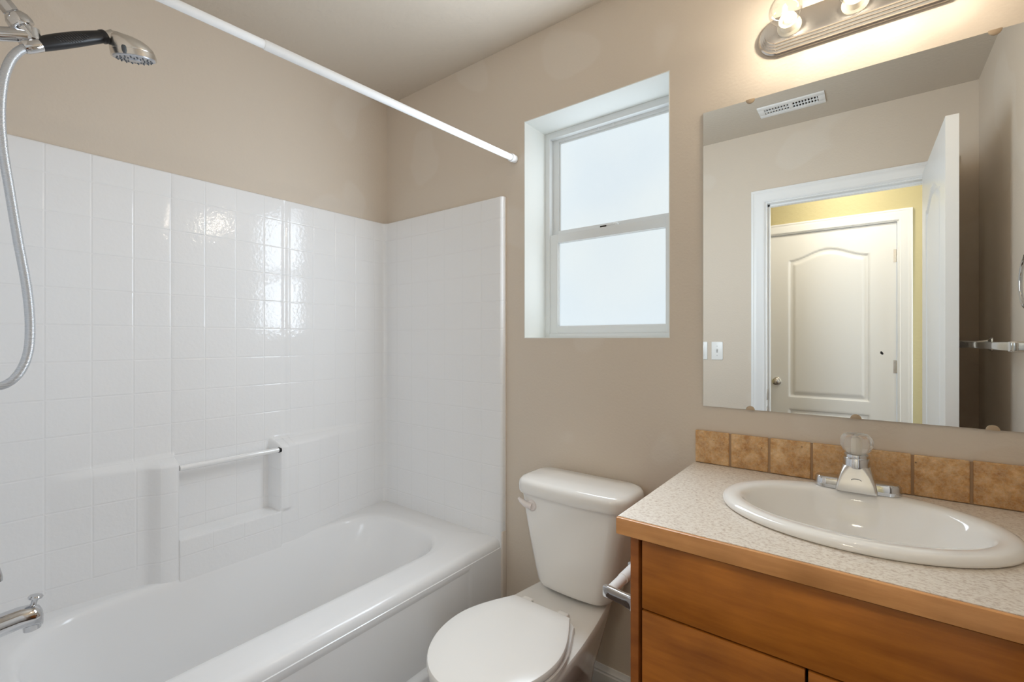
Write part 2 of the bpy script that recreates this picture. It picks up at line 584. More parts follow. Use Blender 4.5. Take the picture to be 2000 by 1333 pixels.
# two-panel arched doors
def door_slab(bm, W, H, T, step=0.008):
    """slab in local coords: x 0..W, z 0.012..H, front face y=0 (facing +y), back y=-T"""
    cx = W / 2
    hw = 0.25 if W > 0.79 else W / 2 - 0.145
    def dist(x, z):
        d1 = -1e9
        for (zb, zt_, rise) in ((0.842, 1.912, 0.07), (0.22, 0.745, 0.0)):
            tq = min(1, abs(x - cx) / hw)
            zt = zt_ + rise * (0.5 + 0.5 * math.cos(PI * tq))
            d = min(hw - abs(x - cx), z - zb, (zt - z) * (0.92 if rise else 1))
            d1 = max(d1, d)
        return d1
    def hgt(x, z):
        d = dist(x, z)
        if d < -0.004: return 0.0
        return -0.011 * ss(-0.004, 0.012, d) + 0.0095 * ss(0.018, 0.045, d)
    nx, nz = int(W / step), int(H / step)
    xs = [W * i / nx for i in range(nx + 1)]
    zs = [0.012 + (H - 0.012) * i / nz for i in range(nz + 1)]
    for s, yy in ((1, 0.0), (-1, -T)):
        loft(bm, [[Vector((x, yy + s * hgt(x, z), z)) for x in xs] for z in zs], False)
    ring = lambda y: [Vector((0, y, 0.012)), Vector((W, y, 0.012)), Vector((W, y, H)), Vector((0, y, H))]
    loft(bm, [ring(0.0), ring(-T)], True)
    return bm
def place(bm, M4):
    bmesh.ops.transform(bm, matrix=M4, verts=bm.verts)

def knob(bm, o, d):
    lathe(bm, [(0, 0.031), (0.004, 0.031), (0.008, 0.026), (0.010, 0.013), (0.026, 0.011), (0.030, 0.016), (0.036, 0.025), (0.046, 0.0285), (0.056, 0.026), (0.062, 0.019), (0.064, 0.0)], o, d, 32)
# hallway door, closed
bm = B(); door_slab(bm, HDX1 - HDX0 - 0.006, HDZ - 0.003, 0.035)
place(bm, Matrix.Translation((HDX0 + 0.003, HY - 0.014, 0)))
d2 = struct('door_2', bm, M['white_paint'], 'closed cream arched-panel door across the hallway, in the mirror', 'door', 25)
bm = B(); knob(bm, (-0.578, HY - 0.014, 0.96), (0, 1, 0)); obj('door_knob', bm, M['satin'], d2, label='round satin chrome knob')
for z in (1.88, 1.10, 0.28):
    bm = B(); lathe(bm, [(0, 0.006), (0.09, 0.006)], (HDX1, HY - 0.006, z - 0.045), (0, 0, 1), 14)
    box(bm, (HDX1 - 0.02, HY - 0.0142, z - 0.045), (HDX1, HY - 0.012, z + 0.045))
    obj('hinge', bm, M['satin'], d2, label='satin metal hinge')
bm = B()
for dx, dz, r in ((0, 0, 0.0085), (0.004, -0.006, 0.007), (-0.002, 0.006, 0.006)):
    lathe(bm, [(0, r), (0.0015, r * 0.8)], (0.075 + dx, HY - 0.0142, 1.196 + dz), (0, 1, 0), 14)
obj('dark_spot', bm, M['black'], d2, label='small black spot')  # flat black discs make a small dark spot on the door
# bathroom door, standing open against the right wall
bm = B(); DW = 0.775
door_slab(bm, DW, 2.14, 0.038)
ang = math.atan2(DW, 0.012)
Mx = Matrix.Translation((0.220, YF + 0.004, 0)) @ Matrix.Rotation(ang, 4, 'Z')
place(bm, Mx)
d1 = struct('door_1', bm, M['white_paint'], 'white arched-panel bathroom door standing open in the mirror', 'door', 25)
for s, yy in ((1, 0.0), (-1, -0.038)):
    bm = B(); knob(bm, (DW - 0.06, yy, 0.90), (0, s, 0)); place(bm, Mx)
    obj('door_knob', bm, M['satin'], d1)
bm = B(); box(bm, (DW - 0.0005, -0.032, 0.868), (DW + 0.0015, -0.006, 0.932), 0.0006); place(bm, Mx)
obj('latch_plate', bm, M['satin'], d1)
for z in (1.88, 1.08, 0.28):
    bm = B(); lathe(bm, [(0, 0.006), (0.09, 0.006)], (DX1 - 0.012, YF + 0.006, z - 0.045), (0, 0, 1), 14)
    obj('hinge', bm, M['satin'], d1)

# added ceiling lamp, never in view, put there to brighten the hallway
hl = thing('added_hall_lamp', 'added round glowing dome on the hallway ceiling, out of view', 'lamp', (-0.15, -0.60, ZC))
bm = B(); lathe(bm, [(0, 0.15), (0.02, 0.155), (0.03, 0.15)], (-0.15, -0.60, ZC), (0, 0, -1), 40)
obj('base', bm, M['nickel'], hl)
bm = B(); lathe(bm, [(0.03, 0.142), (0.05, 0.138), (0.075, 0.115), (0.095, 0.07), (0.102, 0.0)], (-0.15, -0.60, ZC), (0, 0, -1), 40)
obj('added_lamp_dome', bm, M['added_lamp'], hl)

# ------------------------------------------------------------------ window
wn = thing('window_1', 'white vinyl single-hung window with two frosted panes', 'window', (-0.845, 1.742, WZ0), kind='structure')
e = 0.003
bm = B()
box(bm, (WX0, YB - 0.0005, WZ0), (WX0 + e, 1.744, WZ1))
box(bm, (WX1 - e, YB - 0.0005, WZ0), (WX1, 1.744, WZ1))
box(bm, (WX0 + e, YB - 0.0005, WZ1 - e), (WX1 - e, 1.744, WZ1))
box(bm, (WX0 + e, YB - 0.0005, WZ0), (WX1 - e, 1.744, WZ0 + e))
obj('reveal', bm, M['reveal'], wn)
def rect_frame(bm, x0, x1, z0, z1, wl, wr, wb, wt, ya, yb, bev=0.0015):
    box(bm, (x0, ya, z0), (x0 + wl, yb, z1), bev)
    box(bm, (x1 - wr, ya, z0), (x1, yb, z1), bev)
    box(bm, (x0 + wl - 0.001, ya, z0), (x1 - wr + 0.001, yb, z0 + wb), bev)
    box(bm, (x0 + wl - 0.001, ya, z1 - wt), (x1 - wr + 0.001, yb, z1), bev)
bm = B(); rect_frame(bm, WX0 + e, WX1 - e, WZ0 + e, WZ1 - e, 0.025, 0.025, 0.018, 0.027, 1.738, 1.80)
obj('frame', bm, M['vinyl'], wn)
fx0, fx1 = WX0 + 0.028, WX1 - 0.028
bm = B(); rect_frame(bm, fx0, fx1, 1.752, 2.183, 0.030, 0.030, 0.022, 0.014, 1.764, 1.79)
rect_frame(bm, fx0 + 0.030, fx1 - 0.030, 1.774, 2.169, 0.006, 0.006, 0.001, 0.007, 1.770, 1.785, 0.0005)
us = obj('upper_sash', bm, M['vinyl'], wn)
bm = B(); box(bm, (fx0 + 0.032, 1.776, 1.773), (fx1 - 0.032, 1.780, 2.166))
obj('glass_pane', bm, M['pane'], us, label='upper frosted pane')
bm = B(); rect_frame(bm, fx0, fx1, WZ0 + 0.02, 1.754, 0.040, 0.040, 0.033, 0.038, 1.742, 1.764)
rect_frame(bm, fx0 + 0.038, fx1 - 0.038, 1.347, 1.718, 0.005, 0.005, 0.004, 0.004, 1.748, 1.760, 0.0005)
ls = obj('lower_sash', bm, M['vinyl'], wn)
bm = B(); box(bm, (fx0 + 0.038, 1.757, 1.347), (fx1 - 0.038, 1.761, 1.718))
obj('glass_pane', bm, M['pane'], ls, label='lower frosted pane')
bm = B()
box(bm, (-0.885, 1.743, 1.752), (-0.800, 1.763, 1.757), 0.0015)
lathe(bm, [(0, 0.0125), (0.006, 0.0125), (0.009, 0.010)], (-0.815, 1.753, 1.756), (0, 0, 1), 20)
box(bm, (-0.876, 1.744, 1.757), (-0.824, 1.751, 1.765), 0.002)
lk = obj('sash_lock', bm, M['vinyl'], ls)
bm = B(); box(bm, (-0.880, 1.7425, 1.7545), (-0.852, 1.7445, 1.7605), 0.0006)
obj('lock_slot', bm, M['dark'], lk) if False else obj('lock_slot', bm, M['dark'], ls, label='dark slot under the latch')
bm = B()
for x in (-0.90, -0.835):
    box(bm, (x, 1.7605, 2.172), (x + 0.006, 1.765, 2.182), 0.0008)
obj('vent_stop', bm, M['vinyl'], us)

# ------------------------------------------------------------------ bathtub
TZ = 0.43
tub = thing('bathtub_shower_unit', 'one-piece white bathtub with moulded tile-pattern shower walls', 'bathtub', (-1.665, 0.78, 0))
bm = B()
def tr_(x0, x1, y0, y1, r, z):
    return [Vector((p[0], p[1], z)) for p in rrect(x0, x1, y0, y1, r, 10, 10)]
ox0, oy0, oy1 = -2.072, -0.018, 1.582
rings = []
for x1_, z in ((-1.260, 0.0), (-1.260, 0.06), (-1.259, 0.385), (-1.259, 0.400), (-1.2625, 0.415), (-1.270, 0.425), (-1.282, 0.4295), (-1.295, 0.430)):
    rings.append(tr_(ox0, x1_, oy0, oy1, 0.006, z))
rings.append(tr_(-2.0, -1.385, 0.12, 1.465, 0.17, 0.430))
for ins, z in ((0.0, 0.4285), (0.010, 0.423), (0.018, 0.412), (0.024, 0.395)):
    rings.append(tr_(-1.985 + ins * 0.6, -1.405 - ins, 0.155 + ins, 1.435 - ins, 0.19, z))
for k in range(1, 9):
    q = k / 8
    z = 0.395 - 0.285 * q
    rings.append(tr_(-1.970 + 0.045 * q, -1.430 - 0.055 * q, 0.18 + 0.06 * q, 1.41 - 0.22 * q ** 1.25, 0.19, z))
rings.append(tr_(-1.905, -1.505, 0.27, 1.155, 0.17, 0.088))
rings.append(tr_(-1.87, -1.54, 0.31, 1.10, 0.14, 0.080))
loft(bm, rings, True, True, True)
obj('basin', bm, M['acrylic'], tub, 40)
# apron: a shallow recessed panel framed by raised borders, with a foot step
bm = B()
def apron_x(y, z):
    x = -1.2565
    ins = ss(1.34, 1.37, y)
    d = min(ss(0.10, 0.125, z), 1 - ss(0.345, 0.385, z), 1 - ins)
    x -= 0.0 * d
    return x + 0.010 * (1 - ss(0.085, 0.110, z)) - 0.006 * d
ys = sorted(set([oy0 + 0.001 + (1.560 - oy0) * k / 40 for k in range(41)] + [1.34 + 0.005 * k for k in range(8)]))
zs = sorted(set([0.0, 0.05, 0.08] + [0.085 + 0.005 * k for k in range(9)] + [0.15, 0.2, 0.25, 0.3] + [0.345 + 0.005 * k for k in range(9)] + [0.393]))
rr = [[Vector((apron_x(y, z), y, z)) for y in ys] for z in zs]
rr.append([Vector((-1.262, y, 0.397)) for y in ys])
rr.insert(0, [Vector((-1.262, y, 0.0)) for y in ys])
loft(bm, rr, False)
obj('apron', bm, M['acrylic'], tub, 40)
bm = B(); lathe(bm, [(0, 0.034), (0.003, 0.034), (0.005, 0.028), (0.005, 0.0)], (-1.70, 0.42, 0.0795), (0, 0, 1), 28)
obj('drain', bm, M['chrome'], tub)

# ------------------------------------------------------------------ tub surround
sur = tub
SX, SY0, SY1, SXE = -2.05, 0.010, 1.555, -1.25
ftr_y = sorted(set([round(0.035 + 0.03 * k, 4) for k in range(50)] +
        [0.24 + 0.008 * k for k in range(12)] + [0.49 + 0.006 * k for k in range(10)] + [0.590 + 0.0025 * k for k in range(8)] +
        [0.935 + 0.005 * k for k in range(22)] + [1.05 + 0.02 * k for k in range(15)] + [1.528]))
ftr_y = [y for y in ftr_y if 0.035 <= y <= 1.53]
def low_face(y):
    a = 0.036 * min(1, max(0, (y - 0.27) / 0.23)) + 0.036 * ss(0.495, 0.560, y)
    return a * (1 - 0.75 * ss(1.03, 1.34, y)) * (1 - ss(1.32, 1.50, y))
def disp(y, z):
    L = low_face(y)
    # left shelf block, centre recess with its ledge, right block with a rounded post
    blk = (1 - ss(0.598, 0.604, y)) + ss(0.945, 0.962, y)
    blk = min(1, blk)
    post = math.exp(-((y - 0.985) / 0.022) ** 2) * 0.012
    up = L * (1 - ss(0.832, 0.872, z)) + post * (1 - ss(0.835, 0.868, z)) * ss(0.555, 0.575, z)
    lo = (L + 0.004) * (1 - ss(0.560, 0.572, z)) if 0.598 < y < 0.97 else L * (1 - ss(0.560, 0.572, z))
    d = max(lo, up * blk)
    d -= 0.0016 * (math.exp(-((y - 0.594) / 0.009) ** 2) + math.exp(-((y - 1.016) / 0.010) ** 2)) * ss(0.86, 0.90, z)
    return d
path = []      # (x, y, nx, ny, wall y or None)
for x in (-1.25, -1.30, -1.45, -1.6, -1.75, -1.9, -2.0, -2.025):
    path.append((x, SY0, 0, 1, None))
fr = 0.025
for k in range(1, 7):
    a = -PI / 2 - (PI / 2) * k / 7
    path.append((SX + fr + fr * math.cos(a), SY0 + fr + fr * math.sin(a), -math.cos(a), -math.sin(a), None))
for y in ftr_y:
    path.append((SX, y, 1, 0, y))
for k in range(1, 7):
    a = PI - (PI / 2) * k / 7
    path.append((SX + fr + fr * math.cos(a), SY1 - fr + fr * math.sin(a), -math.cos(a), -math.sin(a), None))
for x in (-2.025, -2.0, -1.9, -1.8, -1.7, -1.6, -1.5, -1.4, -1.32, -1.28, -1.262):
    path.append((x, SY1, 0, -1, None))
for k in range(1, 5):
    a = -PI / 2 + (PI / 2) * k / 4
    path.append((-1.262 + 0.012 * math.cos(a), SY1 + 0.012 + 0.012 * math.sin(a), 0.0001, -1, None))
path.append((-1.25, 1.5845, 0.0001, -1, None))
zrows = sorted(set([0.385, 0.405, TZ, 0.45, 0.48, 0.51, 0.54] + [0.552 + 0.003 * k for k in range(10)] + [0.59, 0.62, 0.66, 0.70, 0.74, 0.78, 0.81] +
        [0.826 + 0.004 * k for k in range(19)] + [0.92, 0.96, 1.0, 1.1, 1.2, 1.3, 1.4, 1.5, 1.6, 1.7, 1.8, 1.88, 1.9035]))
bm = B()
rings = []
for z in zrows:
    rings.append([Vector((x + nx * (disp(yw, z) if yw is not None else 0), y + ny * (disp(yw, z) if yw is not None else 0), z)) for x, y, nx, ny, yw in path])
for z, d in ((1.9075, -0.001), (1.910, -0.004), (1.910, -0.022)):
    rings.append([Vector((x + nx * d, min(y + ny * d, 1.5845), z)) for x, y, nx, ny, yw in path])
loft(bm, rings, False)
obj('shower_walls', bm, M['tiles'], sur, 50, label='tile-pattern shower walls')
bm = B(); box(bm, (-1.266, 1.558, 0.0), (-1.2475, 1.5845, 0.462), 0.002)
box(bm, (-1.2505, 1.580, 0.0), (-1.247, 1.5848, 1.908), 0.001)
obj('edge_strip', bm, M['caulk'], sur, label='thin beige caulked edge strip')
bm = B()
gx = -1.985
lathe(bm, [(0, 0.0105), (0.372, 0.0105)], (gx, 0.601, 0.822), (0, 1, 0), 24)
gb = obj('grab_bar', bm, M['bar_acrylic'], sur, label='glossy white towel bar across the recess')
bm = B(); lathe(bm, [(0, 0.0118), (0.006, 0.0140), (0.009, 0.0140), (0.011, 0.009)], (gx, 0.957, 0.822), (0, 1, 0), 24)
obj('end_ring', bm, M['black'], gb, label='dark ring at the end of the bar')

# ------------------------------------------------------------------ shower fittings
TX = -1.66
sp_ = thing('tub_spout', 'chrome tub spout with a pull-up diverter knob', 'tub spout', (TX, SY0, 0.60))
bm = B()
rings = []
for y, zc, hw, hh in ((0.011, 0.582, 0.031, 0.031), (0.03, 0.584, 0.030, 0.030), (0.08, 0.590, 0.0275, 0.029), (0.13, 0.600, 0.0265, 0.027), (0.165, 0.603, 0.026, 0.0265), (0.190, 0.600, 0.025, 0.027), (0.202, 0.595, 0.022, 0.025), (0.2075, 0.589, 0.015, 0.019), (0.208, 0.586, 0.006, 0.010)):
    rings.append([Vector((TX + hw * math.cos(2 * PI * k / 28), y, zc + hh * math.sin(2 * PI * k / 28))) for k in range(28)])
loft(bm, rings, True, True, True)
lathe(bm, [(0, 0.0165), (0.026, 0.0165), (0.028, 0.012)], (TX, 0.187, 0.592), (0, 0.10, -1), 24)
obj('body', bm, M['chrome'], sp_, 45)
bm = B(); lathe(bm, [(0, 0.0065), (0.012, 0.006), (0.018, 0.007), (0.021, 0.0135), (0.025, 0.0145), (0.028, 0.012), (0.029, 0.0)], (TX, 0.190, 0.620), (0, 0.22, 1), 24)
obj('diverter_knob', bm, M['chrome'], sp_)
vv = thing('shower_valve', 'chrome shower valve lever poking in at the left edge', 'shower valve', (TX, SY0, 0.90))
bm = B(); lathe(bm, [(0, 0.085), (0.004, 0.085), (0.010, 0.078), (0.014, 0.04), (0.05, 0.032), (0.062, 0.028), (0.066, 0.0)], (TX, 0.011, 0.90), (0, 1, 0), 40)
obj('escutcheon', bm, M['chrome'], vv)
bm = B(); tube(bm, catmull([(TX, 0.055, 0.90), (TX, 0.080, 0.875), (TX, 0.106, 0.81), (TX, 0.123, 0.755), (TX, 0.131, 0.722), (TX, 0.132, 0.706)], 6), [0.014] * 8 + [0.011] * 10 + [0.008] * 12 + [0.005], 16)
obj('lever', bm, M['chrome'], vv)

hs = thing('hand_shower', 'chrome hand shower with black ribbed grip in its holder', 'hand shower', (TX, 0.187, 2.03))
hd = Vector((0, 0.142, 0.097)).normalized()       # along the handle, away from the holder
p0 = Vector((TX, 0.183, 2.022))
bm = B()
pts = [p0 + hd * q for q in (0.022, 0.032, 0.05, 0.08, 0.11, 0.14, 0.165, 0.176)]
pts = [p + Vector((0, -0.001, 0.002)) * math.sin(PI * i / 7) for i, p in enumerate(pts)]
tube(bm, pts, [0.0155, 0.0165, 0.0178, 0.0182, 0.0178, 0.0165, 0.0152, 0.0152], 24)
gp = obj('grip', bm, M['black'], hs, label='black rubber grip')
bm = B(); tube(bm, [p0 + hd * 0.166, p0 + hd * 0.169, p0 + hd * 0.177, p0 + hd * 0.180], [0.0152, 0.0172, 0.0172, 0.0155], 24)
obj('collar', bm, M['black'], gp)
bm = B()
rib_c = [p0 + hd * (0.062 + 0.006 * k) + Vector((0, -0.001, 0.002)) * math.sin(PI * (0.062 + 0.006 * k - 0.022) / 0.154) for k in range(12)]
sx_ = Vector((1, 0, 0))
nn = hd.cross(sx_).normalized()
for k, c in enumerate(rib_c):
    hh = 0.0095 * math.sin(PI * (k + 1.2) / 13.4) + 0.003
    seg = []
    for j in range(7):
        a = (j - 3) / 3 * hh / 0.018
        seg.append(c + sx_ * (0.0184 * math.cos(a)) + nn * (0.0184 * math.sin(a)) + hd * 0.004 * (j - 3) / 3)
    tube(bm, seg, 0.0011, 8)
obj('ribs', bm, M['grip_ribs'], gp)
# head: neck flowing into a shallow dome
fd = Vector((0, 0.979, 0.202))            # along the spray face
hx = Vector((0.984, 0.035, -0.175))
hx = (hx - fd * hx.dot(fd)).normalized()
fn = hx.cross(fd)
fn = -fn if fn.z > 0 else fn           # spray direction
fc = Vector((TX - 0.004, 0.394, 2.094))
R_ = 0.0525
bm = B()
NS = 40
rings = []
q0 = p0 + hd * 0.176
for q, r in ((0.0, 0.0135), (0.012, 0.0135), (0.022, 0.0150)):
    rings.append([q0 + hd * q + (sx_ * math.cos(2 * PI * k / NS) + nn * math.sin(2 * PI * k / NS)) * r for k in range(NS)])
loft(bm, rings, True, True, True)
rings = []
for hgt, rr_, off in ((0.0, R_, 0), (0.008, R_ * 0.998, 0), (0.015, R_ * 0.985, -0.001), (0.0155, R_ * 0.970, -0.001), (0.0170, R_ * 0.980, -0.001), (0.026, R_ * 0.945, -0.003), (0.035, R_ * 0.865, -0.007), (0.043, R_ * 0.74, -0.012), (0.049, R_ * 0.58, -0.018), (0.0535, R_ * 0.38, -0.024), (0.0555, R_ * 0.18, -0.028), (0.056, R_ * 0.01, -0.029)):
    c = fc - fn * hgt + fd * off
    rings.append([c + (hx * math.cos(2 * PI * k / NS) + fd * math.sin(2 * PI * k / NS)) * rr_ for k in range(NS)])
loft(bm, rings, True, True, True)
# shoulder between neck and dome
rings = []
qa = q0 + hd * 0.004
qb = fc - fn * 0.030 + fd * -0.014
for k in range(9):
    s = k / 8
    c = qa.lerp(qb, s) + Vector((0, 0, 0.010)) * math.sin(PI * s) * (1 - s * 0.4)
    wv_ = 0.0132 + 0.024 * ss(0.15, 1.0, s)
    ht_ = 0.0132 + 0.008 * ss(0.1, 0.9, s)
    rings.append([c + sx_ * math.cos(2 * PI * j / NS) * wv_ + nn * math.sin(2 * PI * j / NS) * ht_ for j in range(NS)])
loft(bm, rings, True, True, True)
hdo = obj('shower_head', bm, M['satin'], hs, 40, label='chrome shower head')
bm = B()
lathe(bm, [(-0.001, R_ * 0.93), (0.002, R_ * 0.92), (0.0035, R_ * 0.84), (0.004, R_ * 0.3), (0.007, R_ * 0.26), (0.007, 0.0)], fc, fn, 40)
sf = obj('spray_face', bm, M['spray'], hdo, label='pale grey spray face')
bm = B()
for rad, cnt in ((0.040, 18), (0.032, 14), (0.024, 10)):
    for k in range(cnt):
        a = 2 * PI * k / cnt + rad * 40
        lathe(bm, [(0.003, 0.0022), (0.0065, 0.0016)], fc + (hx * math.cos(a) + fd * math.sin(a)) * rad, fn, 8)
obj('nozzles', bm, M['nozzle'], sf)
# selector tab on the near side of the head
bm = B()
cpt = fc - fn * 0.012 - fd * 0.032 + hx * 0.040
tube(bm, [cpt - fn * 0.008, cpt - fn * 0.004, cpt + fn * 0.006, cpt + fn * 0.012], [0.004, 0.006, 0.006, 0.004], 14)
obj('selector_tab', bm, M['nozzle'], hdo)
# holder sleeve at the base of the handle
bm = B(); tube(bm, [p0 + hd * -0.012, p0 + hd * -0.006, p0 + hd * 0.022, p0 + hd * 0.026], [0.0150, 0.0165, 0.0165, 0.0150], 24)
obj('handle_end', bm, M['chrome'], hs)

sa = thing('shower_bracket', 'chrome shower pipe and swivel holder entering at top left', 'shower bracket', (TX, YF, 2.15))
bm = B()
tube(bm, catmull([(TX, YF, 2.155), (TX, 0.04, 2.155), (TX, 0.09, 2.142), (TX, 0.150, 2.100)], 6), 0.0105, 20)
lathe(bm, [(0, 0.032), (0.004, 0.031), (0.010, 0.018), (0.012, 0.011)], (TX, YF + 0.0005, 2.155), (0, 1, 0), 32)
obj('arm_pipe', bm, M['chrome'], sa)
bm = B()
ad = Vector((0, 0.62, -0.78)).normalized()
a0 = Vector((TX, 0.143, 2.105))
lathe(bm, [(-0.004, 0.0155), (-0.002, 0.0170), (0.018, 0.0175), (0.021, 0.014)], a0, ad, 8)
lathe(bm, [(0.018, 0.012), (0.022, 0.0195), (0.032, 0.0250), (0.044, 0.0262), (0.050, 0.0245), (0.051, 0.0165), (0.078, 0.0165)], a0, ad, 28)
obj('swivel_nut', bm, M['chrome'], sa)
bm = B()
hp = a0 + ad * 0.064
lathe(bm, [(0, 0.0165), (0.026, 0.0165), (0.030, 0.013)], hp + Vector((0, 0.004, 0.012)), (0, 0.15, -1), 24)
tube(bm, [hp + Vector((0, 0.0, -0.006)), hp + Vector((0, -0.02, -0.014)), hp + Vector((0, -0.05, -0.028)), hp + Vector((0, -0.075, -0.040))], [0.014, 0.0160, 0.0160, 0.015], 20)
obj('holder', bm, M['chrome'], sa)

bm = B()
hz_ = [(TX, 0.176, 2.014), (TX, 0.163, 1.996), (TX, 0.150, 1.965), (TX, 0.140, 1.915), (TX, 0.1355, 1.84), (TX, 0.1395, 1.754), (TX, 0.1505, 1.658), (TX, 0.165, 1.535), (TX, 0.1795, 1.423), (TX, 0.1855, 1.334), (TX, 0.182, 1.257), (TX, 0.164, 1.203), (TX, 0.135, 1.178), (TX + 0.003, 0.10, 1.19), (TX + 0.004, 0.075, 1.26), (TX + 0.002, 0.066, 1.40), (TX, 0.075, 1.62), (TX, 0.092, 1.84), (TX, 0.106, 1.96), (TX, 0.108, 2.014)]
tube(bm, catmull(hz_, 10), 0.0096, 16)
ho = tag(obj('shower_hose', bm, M['hose'], loc=(TX, 0.176, 2.0)), 'silver ribbed shower hose hanging in a loop by the surround', 'shower hose')

# ------------------------------------------------------------------ curtain rod
rd = thing('shower_curtain_rod', 'white tension shower rod running from back wall over the tub', 'curtain rod', (-1.199, YB, 2.063))
def rodp(y):
    return Vector((-1.199 - (1.585 - y) * 0.0536, y, 2.063))
bm = B(); tube(bm, [rodp(0.567), rodp(0.569), rodp(1.556)], [0.0118, 0.0128, 0.0128], 28)
obj('outer_tube', bm, M['rod'], rd)
bm = B(); tube(bm, [rodp(0.006), rodp(0.60)], 0.0112, 28)
obj('inner_tube', bm, M['rod'], rd)
for ya, yb in ((1.5845, 1.553), (YF + 0.0005, 0.012)):
    bm = B(); pa, pb = rodp(ya), rodp(yb)
    tube(bm, [pa, pa.lerp(pb, 0.05), pa.lerp(pb, 0.7), pa.lerp(pb, 0.72), pa.lerp(pb, 0.98), pb], [0.0160, 0.0165, 0.0158, 0.0172, 0.0172, 0.0150], 28)
    obj('end_cap', bm, M['rod'], rd)

# ------------------------------------------------------------------ toilet
TC = -0.843
to = thing('toilet', 'white two-piece toilet with closed lid between tub and vanity', 'toilet', (TC, 1.2, 0))
NR = 72
def resample(poly, n=NR):
    P = poly + [poly[0]]
    L = [0]
    for i in range(len(P) - 1):
        L.append(L[-1] + math.hypot(P[i + 1][0] - P[i][0], P[i + 1][1] - P[i][1]))
    out = []
    j = 0
    for k in range(n):
        s = L[-1] * k / n
        while L[j + 1] < s: j += 1
        f = (s - L[j]) / max(1e-9, L[j + 1] - L[j])
        out.append((P[j][0] + (P[j + 1][0] - P[j][0]) * f, P[j][1] + (P[j + 1][1] - P[j][1]) * f))
    return out
def egg(hw, yf, yw, yb, hb, rc=0.02, pw=2.0):
    """toilet outline: front ellipse from y=yf, widest hw at yw, narrowing to half width hb at the flat back yb; starts back centre"""
    half = [(0, yb), (hb - rc, yb)]
    for k in range(1, 5):
        a = PI / 2 * (1 - k / 4)
        half.append((hb - rc + rc * math.cos(a), yb - rc + rc * math.sin(a)))
    for k in range(1, 13):
        s = k / 12
        y = (yb - rc) + (yw - (yb - rc)) * s
        half.append((hb + (hw - hb) * math.sin(PI / 2 * s), y))
    for k in range(1, 25):
        a = PI / 2 * k / 24
        half.append((hw * math.cos(a) ** (2 / pw), yw - (yw - yf) * math.sin(a) ** (2 / pw)))
    return resample(half + [(-x, y) for x, y in reversed(half[1:-1])])
def er(z, *a, **k):
    return [Vector((TC + x, y, z)) for x, y in egg(*a, **k)]
bm = B()
rings = [er(0.0, 0.125, 0.97, 1.15, 1.44, 0.11), er(0.02, 0.122, 0.975, 1.15, 1.44, 0.108), er(0.05, 0.108, 0.985, 1.15, 1.44, 0.098), er(0.12, 0.104, 0.98, 1.14, 1.44, 0.094), er(0.18, 0.115, 0.95, 1.12, 1.45, 0.10),
         er(0.25, 0.145, 0.885, 1.09, 1.475, 0.115), er(0.31, 0.168, 0.845, 1.07, 1.50, 0.124), er(0.35, 0.178, 0.830, 1.06, 1.52, 0.128), er(0.372, 0.181, 0.826, 1.06, 1.525, 0.130), er(0.380, 0.177, 0.830, 1.06, 1.52, 0.127), er(0.383, 0.165, 0.842, 1.06, 1.51, 0.120)]
loft(bm, rings, True, True, True)
obj('bowl', bm, M['porcelain'], to, 40)
bm = B()
rings = [er(0.384, 0.182, 0.822, 1.05, 1.262, 0.125), er(0.386, 0.185, 0.819, 1.05, 1.264, 0.127), er(0.399, 0.185, 0.819, 1.05, 1.264, 0.127), er(0.403, 0.181, 0.823, 1.05, 1.262, 0.125)]
loft(bm, rings, True, True, True)
obj('seat', bm, M['seat'], to, 40)
bm = B()
lk_ = dict(rc=0.006)
rings = [er(0.407, 0.180, 0.818, 1.045, 1.252, 0.108, **lk_), er(0.409, 0.184, 0.813, 1.045, 1.254, 0.110, **lk_), er(0.420, 0.185, 0.812, 1.045, 1.254, 0.111, **lk_), er(0.426, 0.182, 0.815, 1.045, 1.252, 0.109, **lk_), er(0.4285, 0.176, 0.822, 1.045, 1.247, 0.105, **lk_), er(0.4295, 0.12, 0.88, 1.045, 1.19, 0.07, **lk_)]
loft(bm, rings, True, True, True)
obj('lid', bm, M['seat'], to, 40)
for s in (-1, 1):
    bm = B(); box(bm, (TC + s * 0.07 - 0.02, 1.255, 0.383), (TC + s * 0.07 + 0.02, 1.285, 0.418), 0.006, 3)
    obj('hinge', bm, M['seat'], to)
KT = -0.826
def tankring(z, hw, yf, yb, bow, r):
    pts = rrect(KT - hw, KT + hw, yf, yb, r, 8, 10)
    return [Vector((x, y - bow * max(0, 1 - ((x - KT) / hw) ** 2) * max(0, min(1, (yb - y) / (yb - yf))), z)) for x, y in pts]
bm = B()
rings = [tankring(0.392, 0.118, 1.43, 1.545, 0.012, 0.03), tankring(0.396, 0.132, 1.412, 1.555, 0.014, 0.04), tankring(0.405, 0.142, 1.402, 1.560, 0.015, 0.045), tankring(0.42, 0.149, 1.397, 1.562, 0.016, 0.048), tankring(0.46, 0.158, 1.394, 1.564, 0.017, 0.048), tankring(0.56, 0.178, 1.390, 1.566, 0.018, 0.045), tankring(0.66, 0.196, 1.387, 1.568, 0.018, 0.042), tankring(0.728, 0.206, 1.385, 1.568, 0.018, 0.040)]
loft(bm, rings, True, True, True)
tk = obj('tank', bm, M['porcelain'], to, 40)
bm = B()
